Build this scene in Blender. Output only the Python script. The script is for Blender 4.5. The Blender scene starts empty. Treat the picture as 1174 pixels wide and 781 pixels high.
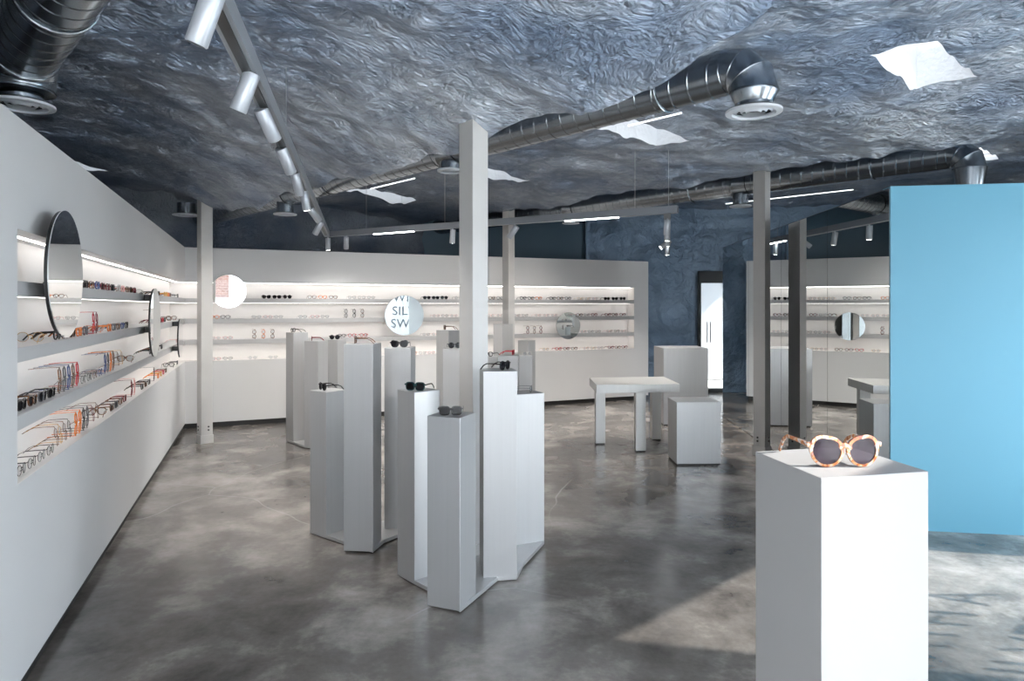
import bpy, bmesh, math, random
import numpy as np
from mathutils import Vector, Matrix, noise, Euler
random.seed(7)
PI = math.pi
S = bpy.context.scene
COL = S.collection

# ------------------------------------------------------------------ helpers
def lin(c):
    return tuple(((x/255.)/12.92 if x/255. <= .04045 else ((x/255.+.055)/1.055)**2.4) for x in c)

class MB:
    """collects faces, builds ONE mesh object"""
    def __init__(s): s.v=[]; s.f=[]; s.m=[]
    def face(s, pts, mi=0):
        n=len(s.v); s.v += [tuple(p) for p in pts]; s.f.append(tuple(range(n,n+len(pts)))); s.m.append(mi)
    def raw(s, vs, fs, mi=0):
        n=len(s.v); s.v += [tuple(p) for p in vs]
        for f in fs: s.f.append(tuple(n+i for i in f)); s.m.append(mi)
    def prism(s, xy, z0, z1, mi=0):
        a=sum(xy[i][0]*xy[(i+1)%len(xy)][1]-xy[(i+1)%len(xy)][0]*xy[i][1] for i in range(len(xy)))
        if a<0: xy=list(reversed(xy))
        n=len(xy); vs=[(x,y,z0) for x,y in xy]+[(x,y,z1) for x,y in xy]
        fs=[tuple(reversed(range(n))), tuple(range(n,2*n))]+[(i,(i+1)%n,n+(i+1)%n,n+i) for i in range(n)]
        s.raw(vs,fs,mi)
    def box(s, x0,x1,y0,y1,z0,z1, mi=0): s.prism([(x0,y0),(x1,y0),(x1,y1),(x0,y1)],z0,z1,mi)
    def bar(s, a, b, w, h, mi=0, up=(0,0,1)):
        a=Vector(a); b=Vector(b); d=(b-a).normalized(); u=Vector(up)
        if abs(d.dot(u))>.99: u=Vector((0,1,0))
        r=d.cross(u).normalized(); u=r.cross(d).normalized()
        vs=[]
        for p in (a,b):
            for sx,sz in ((-1,-1),(1,-1),(1,1),(-1,1)): vs.append(p+r*sx*w/2+u*sz*h/2)
        s.raw(vs,[(0,1,2,3),(7,6,5,4),(0,4,5,1),(1,5,6,2),(2,6,7,3),(3,7,4,0)],mi)
    def tube(s, pts, rad, seg=8, mi=0, cap=True):
        pts=[Vector(p) for p in pts]; n=len(pts)
        rads=rad if isinstance(rad,(list,tuple)) else [rad]*n
        vs=[]; prev=None
        for i,p in enumerate(pts):
            d=(pts[min(i+1,n-1)]-pts[max(i-1,0)])
            if d.length<1e-9: d=Vector((0,0,1))
            d.normalize()
            if prev is None:
                u=Vector((0,0,1)) if abs(d.z)<.9 else Vector((0,1,0))
                r=d.cross(u).normalized()
            else:
                r=(prev-d*prev.dot(d)).normalized()
            prev=r; q=d.cross(r)
            for j in range(seg):
                a=2*PI*j/seg; vs.append(p+r*math.cos(a)*rads[i]+q*math.sin(a)*rads[i])
        fs=[]
        for i in range(n-1):
            for j in range(seg):
                k=(j+1)%seg; fs.append((i*seg+j,i*seg+k,(i+1)*seg+k,(i+1)*seg+j))
        if cap: fs += [tuple(reversed(range(seg))), tuple(range((n-1)*seg,n*seg))]
        s.raw(vs,fs,mi)
    def build(s, name, mats, parent=None, smooth=False, bevel=0, loc=None):
        me=bpy.data.meshes.new(name); me.from_pydata(s.v,[],s.f)
        if not isinstance(mats,(list,tuple)): mats=[mats]
        for m in mats: me.materials.append(m)
        me.polygons.foreach_set('material_index', s.m)
        if smooth: me.polygons.foreach_set('use_smooth',[True]*len(s.f))
        me.update()
        bm=bmesh.new(); bm.from_mesh(me); bmesh.ops.recalc_face_normals(bm,faces=bm.faces); bm.to_mesh(me); bm.free()
        if smooth:
            try: me.set_sharp_from_angle(angle=math.radians(35))
            except Exception: pass
        o=bpy.data.objects.new(name,me); COL.objects.link(o)
        if parent: o.parent=parent
        if loc is not None: o.location=loc
        if bevel:
            b=o.modifiers.new('b','BEVEL'); b.width=bevel; b.segments=2; b.limit_method='ANGLE'
        return o

def tag(o,label=None,cat=None,group=None,kind=None):
    if label: o['label']=label
    if cat: o['category']=cat
    if group: o['group']=group
    if kind: o['kind']=kind
    return o
def empty(name,loc=(0,0,0),rz=0):
    o=bpy.data.objects.new(name,None); COL.objects.link(o); o.location=loc; o.rotation_euler=(0,0,rz)
    o.empty_display_size=.05
    return o
def rel(o,root):            # keep world place when parenting
    o.parent=root; o.matrix_parent_inverse=Matrix.Translation(-Vector(root.location)) if root.rotation_euler.z==0 else (Matrix.Translation(root.location)@Matrix.Rotation(root.rotation_euler.z,4,'Z')).inverted()
    return o

# ------------------------------------------------------------------ materials
def newmat(name):
    m=bpy.data.materials.new(name); m.use_nodes=True; nt=m.node_tree
    return m, nt, nt.nodes['Principled BSDF']
def pbr(name,col,rough=.5,metal=0,coat=0,var=0,vscale=3,bump=0,bscale=20,stretch=None,spec=.5,bdist=.01,coatr=.1):
    m,nt,b=newmat(name); N=nt.nodes; L=nt.links
    b.inputs['Base Color'].default_value=(*col,1); b.inputs['Roughness'].default_value=rough
    b.inputs['Metallic'].default_value=metal; b.inputs['Coat Weight'].default_value=coat
    b.inputs['Coat Roughness'].default_value=coatr
    b.inputs['Specular IOR Level'].default_value=spec
    if var or bump:
        tc=N.new('ShaderNodeTexCoord'); mp=N.new('ShaderNodeMapping'); L.new(tc.outputs['Object'],mp.inputs[0])
        if stretch: mp.inputs['Scale'].default_value=stretch
    if var:
        t=N.new('ShaderNodeTexNoise'); t.inputs['Scale'].default_value=vscale; t.inputs['Detail'].default_value=4
        L.new(mp.outputs[0],t.inputs['Vector'])
        r=N.new('ShaderNodeMapRange'); r.inputs[1].default_value=.3; r.inputs[2].default_value=.7
        r.inputs[3].default_value=1-var; r.inputs[4].default_value=1+var; L.new(t.outputs['Fac'],r.inputs[0])
        mx=N.new('ShaderNodeVectorMath'); mx.operation='SCALE'; mx.inputs[0].default_value=col
        L.new(r.outputs[0],mx.inputs['Scale']); L.new(mx.outputs[0],b.inputs['Base Color'])
    if bump:
        t=N.new('ShaderNodeTexNoise'); t.inputs['Scale'].default_value=bscale; t.inputs['Detail'].default_value=3
        L.new(mp.outputs[0],t.inputs['Vector'])
        bp=N.new('ShaderNodeBump'); bp.inputs['Strength'].default_value=bump; bp.inputs['Distance'].default_value=bdist
        L.new(t.outputs['Fac'],bp.inputs['Height']); L.new(bp.outputs[0],b.inputs['Normal'])
    return m
def emit(name,col,st):
    m=bpy.data.materials.new(name); m.use_nodes=True; nt=m.node_tree; nt.nodes.clear()
    e=nt.nodes.new('ShaderNodeEmission'); e.inputs[0].default_value=(*col,1); e.inputs[1].default_value=st
    o=nt.nodes.new('ShaderNodeOutputMaterial'); nt.links.new(e.outputs[0],o.inputs[0]); return m
def glassy(name,tint,gl=.12,dark=0.0,dcol=(.02,.02,.025),rough=.02):
    """thin sheet: clear pass-through tinted, a share of mirror gloss, a share of dark body"""
    m=bpy.data.materials.new(name); m.use_nodes=True; nt=m.node_tree; N=nt.nodes; L=nt.links; N.clear()
    tr=N.new('ShaderNodeBsdfTransparent'); tr.inputs[0].default_value=(*tint,1)
    g=N.new('ShaderNodeBsdfGlossy'); g.inputs['Roughness'].default_value=rough
    d=N.new('ShaderNodeBsdfDiffuse'); d.inputs[0].default_value=(*dcol,1)
    a=N.new('ShaderNodeMixShader'); a.inputs[0].default_value=dark; L.new(tr.outputs[0],a.inputs[1]); L.new(d.outputs[0],a.inputs[2])
    f=N.new('ShaderNodeLayerWeight'); f.inputs['Blend'].default_value=.25
    mr=N.new('ShaderNodeMapRange'); mr.inputs[3].default_value=gl*.5; mr.inputs[4].default_value=min(1,gl*3); L.new(f.outputs['Fresnel'],mr.inputs[0])
    b=N.new('ShaderNodeMixShader'); L.new(mr.outputs[0],b.inputs[0]); L.new(a.outputs[0],b.inputs[1]); L.new(g.outputs[0],b.inputs[2])
    o=N.new('ShaderNodeOutputMaterial'); L.new(b.outputs[0],o.inputs[0]); return m

def foam_mat(name,c0,c1,rough=.33,metal=.35,bs=1.0,vs=5):
    m,nt,b=newmat(name); N=nt.nodes; L=nt.links
    tc=N.new('ShaderNodeTexCoord')
    n1=N.new('ShaderNodeTexNoise'); n1.inputs['Scale'].default_value=1.1; n1.inputs['Detail'].default_value=5
    L.new(tc.outputs['Object'],n1.inputs['Vector'])
    cr=N.new('ShaderNodeValToRGB'); cr.color_ramp.elements[0].position=.35; cr.color_ramp.elements[1].position=.68
    cr.color_ramp.elements[0].color=(*c0,1); cr.color_ramp.elements[1].color=(*c1,1)
    L.new(n1.outputs['Fac'],cr.inputs[0]); L.new(cr.outputs[0],b.inputs['Base Color'])
    b.inputs['Metallic'].default_value=metal; b.inputs['Roughness'].default_value=rough
    # wrinkled skin: warped noise + cells
    nw=N.new('ShaderNodeTexNoise'); nw.inputs['Scale'].default_value=2.2; nw.inputs['Detail'].default_value=3
    L.new(tc.outputs['Object'],nw.inputs['Vector'])
    ad=N.new('ShaderNodeVectorMath'); ad.operation='MULTIPLY_ADD'; ad.inputs[1].default_value=(.5,.5,.5)
    L.new(nw.outputs['Color'],ad.inputs[0]); L.new(tc.outputs['Object'],ad.inputs[2])
    na=N.new('ShaderNodeTexNoise'); na.inputs['Scale'].default_value=vs*1.6; na.inputs['Detail'].default_value=7; na.inputs['Roughness'].default_value=.62
    na.inputs['Distortion'].default_value=.2
    L.new(ad.outputs[0],na.inputs['Vector'])
    vo=N.new('ShaderNodeTexVoronoi'); vo.feature='SMOOTH_F1'; vo.inputs['Scale'].default_value=vs*4.5
    L.new(ad.outputs[0],vo.inputs['Vector'])
    mm=N.new('ShaderNodeMath'); mm.operation='MULTIPLY_ADD'; mm.inputs[1].default_value=.28
    L.new(vo.outputs['Distance'],mm.inputs[0]); L.new(na.outputs['Fac'],mm.inputs[2])
    bp=N.new('ShaderNodeBump'); bp.inputs['Strength'].default_value=.85*bs; bp.inputs['Distance'].default_value=.11
    L.new(mm.outputs[0],bp.inputs['Height']); L.new(bp.outputs[0],b.inputs['Normal'])
    return m

def floor_mat():
    m,nt,b=newmat('polished_concrete'); N=nt.nodes; L=nt.links
    tc=N.new('ShaderNodeTexCoord')
    def noi(sc,det,ro=.55,dist=0,vec=None):
        t=N.new('ShaderNodeTexNoise'); t.inputs['Scale'].default_value=sc; t.inputs['Detail'].default_value=det
        t.inputs['Roughness'].default_value=ro; t.inputs['Distortion'].default_value=dist
        L.new(vec or tc.outputs['Object'],t.inputs['Vector']); return t
    a=noi(.55,6,.6,.6); c=noi(2.3,6,.6,.3); s=noi(26,4,.7)
    m1=N.new('ShaderNodeMath'); m1.operation='MULTIPLY_ADD'; m1.inputs[1].default_value=.75; L.new(c.outputs['Fac'],m1.inputs[0]); L.new(a.outputs['Fac'],m1.inputs[2])
    m2=N.new('ShaderNodeMath'); m2.operation='MULTIPLY_ADD'; m2.inputs[1].default_value=.16; L.new(s.outputs['Fac'],m2.inputs[0]); L.new(m1.outputs[0],m2.inputs[2])
    cr=N.new('ShaderNodeValToRGB'); e=cr.color_ramp.elements
    e[0].position=.50; e[0].color=(*lin((66,62,60)),1); e[1].position=.84; e[1].color=(*lin((176,170,165)),1)
    x=e.new(.66); x.color=(*lin((112,107,103)),1)
    m3=N.new('ShaderNodeMath'); m3.operation='MULTIPLY'; m3.inputs[1].default_value=.695; L.new(m2.outputs[0],m3.inputs[0]); L.new(m3.outputs[0],cr.inputs[0])
    # hairline cracks
    wv=noi(1.1,1.5); ad=N.new('ShaderNodeVectorMath'); ad.operation='MULTIPLY_ADD'; ad.inputs[1].default_value=(.45,.45,.45)
    L.new(wv.outputs['Color'],ad.inputs[0]); L.new(tc.outputs['Object'],ad.inputs[2])
    vo=N.new('ShaderNodeTexVoronoi'); vo.voronoi_dimensions='2D'; vo.feature='DISTANCE_TO_EDGE'; vo.inputs['Scale'].default_value=.45; L.new(ad.outputs[0],vo.inputs['Vector'])
    r1=N.new('ShaderNodeMapRange'); r1.inputs[1].default_value=0; r1.inputs[2].default_value=.0045; r1.inputs[3].default_value=1; r1.inputs[4].default_value=0; L.new(vo.outputs['Distance'],r1.inputs[0])
    mk=noi(.5,1); r2=N.new('ShaderNodeMapRange'); r2.inputs[1].default_value=.5; r2.inputs[2].default_value=.6; L.new(mk.outputs['Fac'],r2.inputs[0])
    mu=N.new('ShaderNodeMath'); mu.operation='MULTIPLY'; L.new(r1.outputs[0],mu.inputs[0]); L.new(r2.outputs[0],mu.inputs[1])
    mu2=N.new('ShaderNodeMath'); mu2.operation='MULTIPLY'; mu2.inputs[1].default_value=.7; L.new(mu.outputs[0],mu2.inputs[0])
    mx=N.new('ShaderNodeMix'); mx.data_type='RGBA'; mx.inputs[7].default_value=(*lin((190,188,186)),1)
    L.new(mu2.outputs[0],mx.inputs[0]); L.new(cr.outputs[0],mx.inputs[6]); L.new(mx.outputs[2],b.inputs['Base Color'])
    rr=N.new('ShaderNodeMapRange'); rr.inputs[1].default_value=.35; rr.inputs[2].default_value=.65; rr.inputs[3].default_value=.175; rr.inputs[4].default_value=.25
    L.new(c.outputs['Fac'],rr.inputs[0]); L.new(rr.outputs[0],b.inputs['Roughness'])
    b.inputs['Specular IOR Level'].default_value=.65
    bp=N.new('ShaderNodeBump'); bp.inputs['Strength'].default_value=.06; bp.inputs['Distance'].default_value=.02; L.new(c.outputs['Fac'],bp.inputs['Height']); L.new(bp.outputs[0],b.inputs['Normal'])
    return m

M={}
M['wall']=pbr('white_laminate',(.74,.74,.75),.55,var=.02,vscale=1.2)
M['niche']=pbr('niche_white',(.80,.78,.765),.5)
M['shelf']=pbr('shelf_white',(.56,.56,.57),.5)
M['toe']=pbr('black_base',(.015,.015,.016),.5)
M['alu']=pbr('brushed_aluminium',(.47,.475,.485),.42,metal=.55,var=.02,vscale=5,stretch=(12,12,.25),bump=.04,bscale=60)
M['alud']=pbr('stool_aluminium',(.42,.425,.435),.34,metal=.75,var=.025,vscale=5,stretch=(10,10,.3),bump=.04,bscale=60)
M['tab']=pbr('table_aluminium',(.53,.53,.525),.36,metal=.65,var=.03,vscale=4,stretch=(8,8,.5),bump=.04,bscale=60)
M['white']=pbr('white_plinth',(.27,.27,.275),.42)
M['post']=pbr('painted_steel',(.58,.57,.56),.45,var=.05,vscale=3)
M['foam']=foam_mat('ceiling_foam',(.25,.32,.44),(.60,.65,.72),rough=.20,metal=.68,vs=10)
M['foamw']=foam_mat('wall_foam',(.19,.28,.40),(.32,.43,.57),rough=.3,metal=.3,bs=.8,vs=2.6)
M['fwhite']=pbr('skylight_shaft_white',(.8,.82,.85),.5,bump=.5,bscale=25,bdist=.03)
M['dblue']=pbr('dark_blue_paint',(.055,.115,.17),.4)
M['dwall']=pbr('dark_side_wall',(.10,.10,.11),.7)
M['cyan']=pbr('cyan_paint',lin((104,166,192)),.45,var=.012,vscale=.8)
M['black']=pbr('black_satin',(.012,.012,.013),.35)
M['mirror']=pbr('mirror_silver',(.80,.83,.83),.0,metal=1)
M['mirrord']=pbr('mirror_silver_disc',(.86,.88,.88),.0,metal=1)
M['galv']=pbr('galvanised_steel',(.30,.33,.36),.25,metal=1,var=.10,vscale=7)
M['diff']=pbr('white_grille',(.62,.65,.70),.4)
M['diffd']=pbr('grille_dark',(.05,.06,.07),.6)
M['beam']=pbr('grey_powder_coat',(.26,.28,.31),.4)
M['spot']=pbr('spot_grey',(.50,.53,.58),.35,metal=.3)
M['wire']=pbr('steel_wire',(.35,.36,.38),.3,metal=1)
M['led']=emit('led_warm',(1,.95,.90),6.0)
M['ledp']=emit('led_neutral',(.95,.98,1),12)
M['lamp']=emit('lamp_face',(1,.98,.94),16)
M['tube']=emit('tube_glow',(.9,.95,1),1.6)
M['sky']=emit('skylight_daylight',(.90,.95,1),.95)
M['floor']=floor_mat()
M['glass']=glassy('window_glass',(.97,.98,.98),gl=.10)
M['vinyl']=pbr('grey_vinyl',(.22,.25,.28),.6)
M['ext']=pbr('exterior_paving',(.62,.61,.59),.8,var=.08,vscale=2)
M['extw']=pbr('exterior_white',(.6,.6,.6),.7)
M['storew']=pbr('storefront_wall',(.55,.56,.58),.6)
def brick_mat():
    m,nt,b=newmat('brickwork'); N=nt.nodes; L=nt.links
    tc=N.new('ShaderNodeTexCoord'); mp=N.new('ShaderNodeMapping'); mp.inputs['Rotation'].default_value=(PI/2,0,0)
    L.new(tc.outputs['Object'],mp.inputs[0])
    br=N.new('ShaderNodeTexBrick'); br.inputs['Scale'].default_value=2.2
    br.inputs['Color1'].default_value=(.11,.055,.042,1); br.inputs['Color2'].default_value=(.08,.042,.035,1); br.inputs['Mortar'].default_value=(.16,.12,.11,1)
    L.new(mp.outputs[0],br.inputs['Vector']); L.new(br.outputs[0],b.inputs['Base Color']); b.inputs['Roughness'].default_value=.9
    return m
M['brick']=brick_mat()
M['leaf']=pbr('leaf_green',(.05,.14,.04),.6,var=.4,vscale=8)

# ------------------------------------------------------------------ camera
cam=bpy.data.cameras.new('camera'); co=bpy.data.objects.new('camera',cam); COL.objects.link(co)
F=765.0
cam.sensor_width=36; cam.lens=F*36/1174; cam.shift_y=-(390.5-351)/1174; cam.clip_start=.05; cam.clip_end=200
co.location=(0,0,1.65); co.rotation_euler=(PI/2,0,0); S.camera=co

# ------------------------------------------------------------------ plan geometry
V2=lambda x,y: Vector((x,y))
A0=V2(-2.118,2.935); DL=V2(-.3531,.9356).normalized(); NL=V2(-.9356,-.3531).normalized()
C0=V2(-4.388,8.949); DR=V2(.92,.392).normalized(); NR=V2(-.392,.92).normalized()
def PL(w,d=0): return A0+DL*w+NL*d
def PR(s,d=0): return C0+DR*s+NR*d
def isect(p,d,q,e):
    den=d.x*e.y-d.y*e.x; t=((q.x-p.x)*e.y-(q.y-p.y)*e.x)/den; return p+d*t
def CN(d): return isect(PL(0,d),DL,PR(0,d),DR)
TH=.42; ND=.20; ZS=.905; ZT=1.972; ZW=2.44
SH=[1.19,1.475,1.755]; ST=.062
W0=-4.70; WN=-.169; SN=7.104; SE=7.40
# left partition
b=MB()
b.prism([PL(W0),CN(0),CN(TH),PL(W0,TH)],.068,ZS)
b.prism([PL(W0),CN(0),CN(TH),PL(W0,TH)],ZT,ZW)
b.prism([PL(W0),PL(WN),PL(WN,TH),PL(W0,TH)],ZS,ZT)
b.prism([PL(WN,ND),CN(ND),CN(TH),PL(WN,TH)],ZS,ZT,1)
b.prism([PL(WN,0.001),CN(.001),CN(ND),PL(WN,ND)],ZS-.004,ZS+.001,1)
b.prism([PL(WN-.001,0.001),PL(WN+.002,.001),PL(WN+.002,ND),PL(WN-.001,ND)],ZS,ZT,1)
tag(b.build('wall_left',[M['wall'],M['niche']],bevel=0),kind='structure')
b=MB(); b.prism([PL(W0,.022),CN(.022),CN(TH-.02),PL(W0,TH-.02)],0,.068)
tag(b.build('baseboard_left',M['toe']),kind='structure')
b=MB()
b.prism([CN(0),PR(SE),PR(SE,TH),CN(TH)],.068,ZS)
b.prism([CN(0),PR(SE),PR(SE,TH),CN(TH)],ZT,ZW)
b.prism([PR(SN),PR(SE),PR(SE,TH),PR(SN,TH)],ZS,ZT)
b.prism([CN(ND),PR(SN,ND),PR(SN,TH),CN(TH)],ZS,ZT,1)
b.prism([CN(.001),PR(SN,.001),PR(SN,ND),CN(ND)],ZS-.004,ZS+.001,1)
b.prism([PR(SN-.002,.001),PR(SN+.001,.001),PR(SN+.001,ND),PR(SN-.002,ND)],ZS,ZT,1)
tag(b.build('wall_rear',[M['wall'],M['niche']]),kind='structure')
b=MB(); b.prism([CN(.022),PR(SE-.03,.022),PR(SE-.03,TH-.02),CN(TH-.02)],0,.068)
tag(b.build('baseboard_rear',M['toe']),kind='structure')
# vertical panel seams near the corner are thin reveals
names=['lowest','middle','top']
for z,nm in zip(SH,names):
    b=MB(); b.prism([PL(WN),CN(0),CN(ND-.001),PL(WN,ND-.001)],z-ST,z)
    o=b.build('display_shelf',M['shelf'],bevel=.0015)
    tag(o,'%s long white floating shelf in the lit niche of the left wall'%nm,'shelf','shelves in the left wall niche')
    b=MB(); b.prism([CN(0),PR(SN),PR(SN,ND-.001),CN(ND-.001)],z-ST,z)
    o=b.build('display_shelf',M['shelf'],bevel=.0015)
    tag(o,'%s long white floating shelf in the lit niche of the rear wall'%nm,'shelf','shelves in the rear wall niche')
# LED strips under the niche top and every shelf
for z,nm in zip([ZT]+[h-ST for h in SH],['niche top','lowest shelf','middle shelf','top shelf']):
    e0=.10; zk=.006 if z==ZT else .0012
    b=MB(); b.prism([PL(WN+.02,e0),CN(e0),CN(e0+.012),PL(WN+.02,e0+.012)],z-zk,z-.0002)
    tag(b.build('led_strip',M['led']),'thin glowing light strip under the %s of the left wall'%nm,'light strip','light strips in the wall niches')
    b=MB(); b.prism([CN(e0),PR(SN-.02,e0),PR(SN-.02,e0+.012),CN(e0+.012)],z-zk,z-.0002)
    tag(b.build('led_strip',M['led']),'thin glowing light strip under the %s of the rear wall'%nm,'light strip','light strips in the wall niches')

# building grid
O=V2(-.25,4.4); ES=V2(.688,-.726).normalized(); ET=V2(.726,.688).normalized()
def KT(k,t): return O+ES*k+ET*t
J=V2(4.31,2.53); D=V2(.7507,.6606).normalized()
DN=V2(D.y,-D.x)     # outward of the storefront
def JP(d,o=0): return J+D*d+DN*o

# floor
pa=JP(-8); pb=KT(-6.75,-5.2); pc=KT(-6.75,4.5); pd=V2(1.44,12.95); pe=V2(9.5,12.45); pf=JP(6.9)
b=MB(); b.prism([JP(-8.3,.1),KT(-7.0,-5.5),KT(-7.0,4.7),V2(1.44,13.4),V2(9.8,12.9),JP(7.2,.1)],-.12,0)
tag(b.build('floor',M['floor']),kind='structure')

# ------------------------------------------------------------------ ceiling
def ss(a,b,x):
    x=(x-a)/(b-a); x=0 if x<0 else (1 if x>1 else x); return x*x*(3-2*x)
SKY=[(2.01,2.35),(-.36,2.40),(-2.72,2.60),(-5.08,2.5),(-5.3,-1.0),(4.0,7.0),(1.2,7.2),(-1.4,7.2)]
SKK,SKT=.20,.48
def ceil_base(k,t):
    lip=2.765+.43*ss(1.2,2.35,k)+.48*ss(-4.85,-5.45,k)+.035*math.sin(k*2.1)+.02*math.sin(k*5.3)
    lt=.12
    if t<lt:
        f=min(1,(lt-t)/1.9); f=1-(1-f)**2.0
        return lip+(3.22-lip)*f
    b2=3.13+.16*math.sin(PI*min(1,(t-lt)/4.13))
    if t<=4.25:
        return lip+(b2-lip)*ss(lt,lt+.10,t)
    return 3.13+(3.48-3.13)*ss(4.25,4.36,t)+.05*ss(4.4,7,t)
def ceil_z(k,t):
    z=ceil_base(k,t); p=KT(k,t)
    n=noise.noise(Vector((p.x*.9,p.y*.9,1.3)))*.055+noise.noise(Vector((p.x*2.6,p.y*2.6,4.1)))*.045+noise.noise(Vector((p.x*7,p.y*7,7.7)))*.032
    for q,(kk,tt) in COLKT.items():
        r=math.hypot(k-kk,t-tt)
        n*=1-.6*math.exp(-(r/.25)**2)
    return z+n
COLPOS=[(-.254,4.415),(-3.71,8.06),(-.054,10.40),(2.77,7.40)]
def tokt(x,y):
    r=V2(x,y)-O; return r.dot(ES),r.dot(ET)
COLKT={i:tokt(*c) for i,c in enumerate(COLPOS)}
ks=list(np.arange(-7.1,4.8,.055))
ts=[]
t=-6.4
while t<13.2:
    ts.append(t)
    t+= .022 if (.04<t<.3 or 4.2<t<4.42) else (.055 if t<8 else .12)
mb=MB(); nk=len(ks); nt_=len(ts)
vs=[]
for k in ks:
    for t in ts:
        p=KT(k,t); vs.append((p.x,p.y,ceil_z(k,t)))
def inhole(k,t):
    for i,(a,c) in enumerate(SKY):
        if abs(k-a)<SKK and abs(t-c)<SKT: return i+1
    return 0
hole=[[inhole((ks[i]+ks[i+1])/2,(ts[j]+ts[j+1])/2) for j in range(nt_-1)] for i in range(nk-1)]
fs=[]; ws=[]
zt=3.62
idx=lambda i,j:i*nt_+j
side=MB()
for i in range(nk-1):
    for j in range(nt_-1):
        if hole[i][j]:
            h=hole[i][j]
            for (di,dj,e) in ((-1,0,((i,j),(i,j+1))),(1,0,((i+1,j),(i+1,j+1))),(0,-1,((i,j),(i+1,j))),(0,1,((i,j+1),(i+1,j+1)))):
                if not hole[i+di][j+dj]:
                    a=vs[idx(*e[0])]; c=vs[idx(*e[1])]
                    side.face([a,c,(c[0],c[1],zt),(a[0],a[1],zt)],0)
        else: fs.append((idx(i,j),idx(i+1,j),idx(i+1,j+1),idx(i,j+1)))
mb.raw(vs,fs)
o=mb.build('ceiling',M['foam'],smooth=True); tag(o,kind='structure')
for p in o.data.polygons: pass
o=side.build('trim_1',M['fwhite'],smooth=False); tag(o,kind='structure')
# roof slab above the foam, with an opening over every skylight
b=MB()
for i,(a,c) in enumerate(SKY):
    q=[KT(a-SKK-.05,c-SKT-.05),KT(a+SKK+.05,c-SKT-.05),KT(a+SKK+.05,c+SKT+.05),KT(a-SKK-.05,c+SKT+.05)]
    m=MB(); m.prism(q,zt-.01,zt+.02)
    wn=m.build('window_%d'%(i+3),M['sky']); tag(wn,kind='structure')
    m=MB()
    for f in (-.30,.28):
        p0=KT(a-SKK-.03,c+f*SKT*2); p1=KT(a+SKK+.03,c+f*SKT*2); m.bar((*p0,zt-.02),(*p1,zt-.02),.018,.02)
    p0=KT(a-.0,c-SKT); p1=KT(a-.0,c+SKT); m.bar((*p0,zt-.02),(*p1,zt-.02),.012,.02)
    m.build('glazing_bar',M['spot'],wn)

# ------------------------------------------------------------------ outer walls
def foam_wall(name,p,q,z1,mat,amp=.05,holes=(),step=.07,kind='structure',inward=1):
    d=(q-p); L_=d.length; d=d.normalized(); n=V2(-d.y,d.x)*inward
    nx=int(L_/step); nz=int(z1/step); m=MB(); v=[]
    for i in range(nx+1):
        for j in range(nz+1):
            u=L_*i/nx; z=z1*j/nz; P=p+d*u
            a=noise.noise(Vector((u*1.6,z*.8,3)))*amp+noise.noise(Vector((u*4.5,z*2.0,9)))*amp*.5+noise.noise(Vector((u*1.2+z*.8,z*5,5)))*amp*.35
            P=P+n*a; v.append((P.x,P.y,z))
    f=[]
    for i in range(nx):
        for j in range(nz):
            u=L_*(i+.5)/nx; z=z1*(j+.5)/nz
            if any(h[0]<u<h[1] and h[2]<z<h[3] for h in holes): continue
            f.append((i*(nz+1)+j,(i+1)*(nz+1)+j,(i+1)*(nz+1)+j+1,i*(nz+1)+j+1))
    m.raw(v,f); o=m.build(name,mat,smooth=True); tag(o,kind=kind); return o
foam_wall('wall_far_left',pb,pc,3.6,M['foam'])
pc2=pc-(pd-pc).normalized()*.5
b=MB(); b.prism([pc2,pd,pd+V2(-.1,.3),pc2+V2(-.1,.3)],0,3.7); tag(b.build('wall_far_blue',M['dblue']),kind='structure')
# foam wall with the door: door hole at x 3.58..4.55
dd=(pe-pd).normalized(); ud0=(3.60-pd.x)/dd.x; ud1=(4.62-pd.x)/dd.x
foam_wall('wall_far_rear',pd,pe,3.7,M['foamw'],amp=.11,holes=[(ud0,ud1,-1,2.27)],step=.06,inward=-1)
b=MB(); b.prism([pd+V2(-.02,-.12),pd+V2(.06,-.12),pd+V2(.06,.2),pd+V2(-.02,.2)],0,3.7); tag(b.build('wall_far_corner',M['foamw']),kind='structure')
b=MB(); b.prism([pa,pb,pb+V2(-.2,-.2),pa+V2(-.2,-.2)],0,3.75); tag(b.build('wall_side',M['dwall']),kind='structure')
b=MB(); b.prism([pe,pf,pf+V2(.2,0),pe+V2(.2,0)],0,3.75); tag(b.build('wall_right',M['dwall']),kind='structure')
# door
Pd=lambda u,o=0: pd+dd*u+V2(-dd.y,dd.x)*o
b=MB()
for u in (ud0-.03,ud1-.02): b.prism([Pd(u,-.06),Pd(u+.05,-.06),Pd(u+.05,.12),Pd(u,.12)],0,2.32)
b.prism([Pd(ud0-.03,-.06),Pd(ud1+.03,-.06),Pd(ud1+.03,.12),Pd(ud0-.03,.12)],2.09,2.32)
b.prism([Pd(ud0-.03,-.06),Pd(ud1+.03,-.06),Pd(ud1+.03,.12),Pd(ud0-.03,.12)],0,.07)
dr=b.build('door_1',M['black']); tag(dr,kind='structure')
b=MB(); b.prism([Pd(ud0+.02,.03),Pd(ud1-.02,.03),Pd(ud1-.02,.04),Pd(ud0+.02,.04)],.07,2.09)
b.build('door_glass',M['glass'],dr)
b=MB()
for q in (.14,.20): b.tube([(*Pd(ud0+q,-.03),.95),(*Pd(ud0+q,-.03),1.35)],.011)
b.build('door_handle',M['wire'],dr)
# bright neighbouring facade outside that door
b=MB(); b.prism([V2(0,16),V2(9,16),V2(9,16.3),V2(0,16.3)],-.1,6); tag(b.build('exterior_wall',M['extw']),kind='structure')

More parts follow.
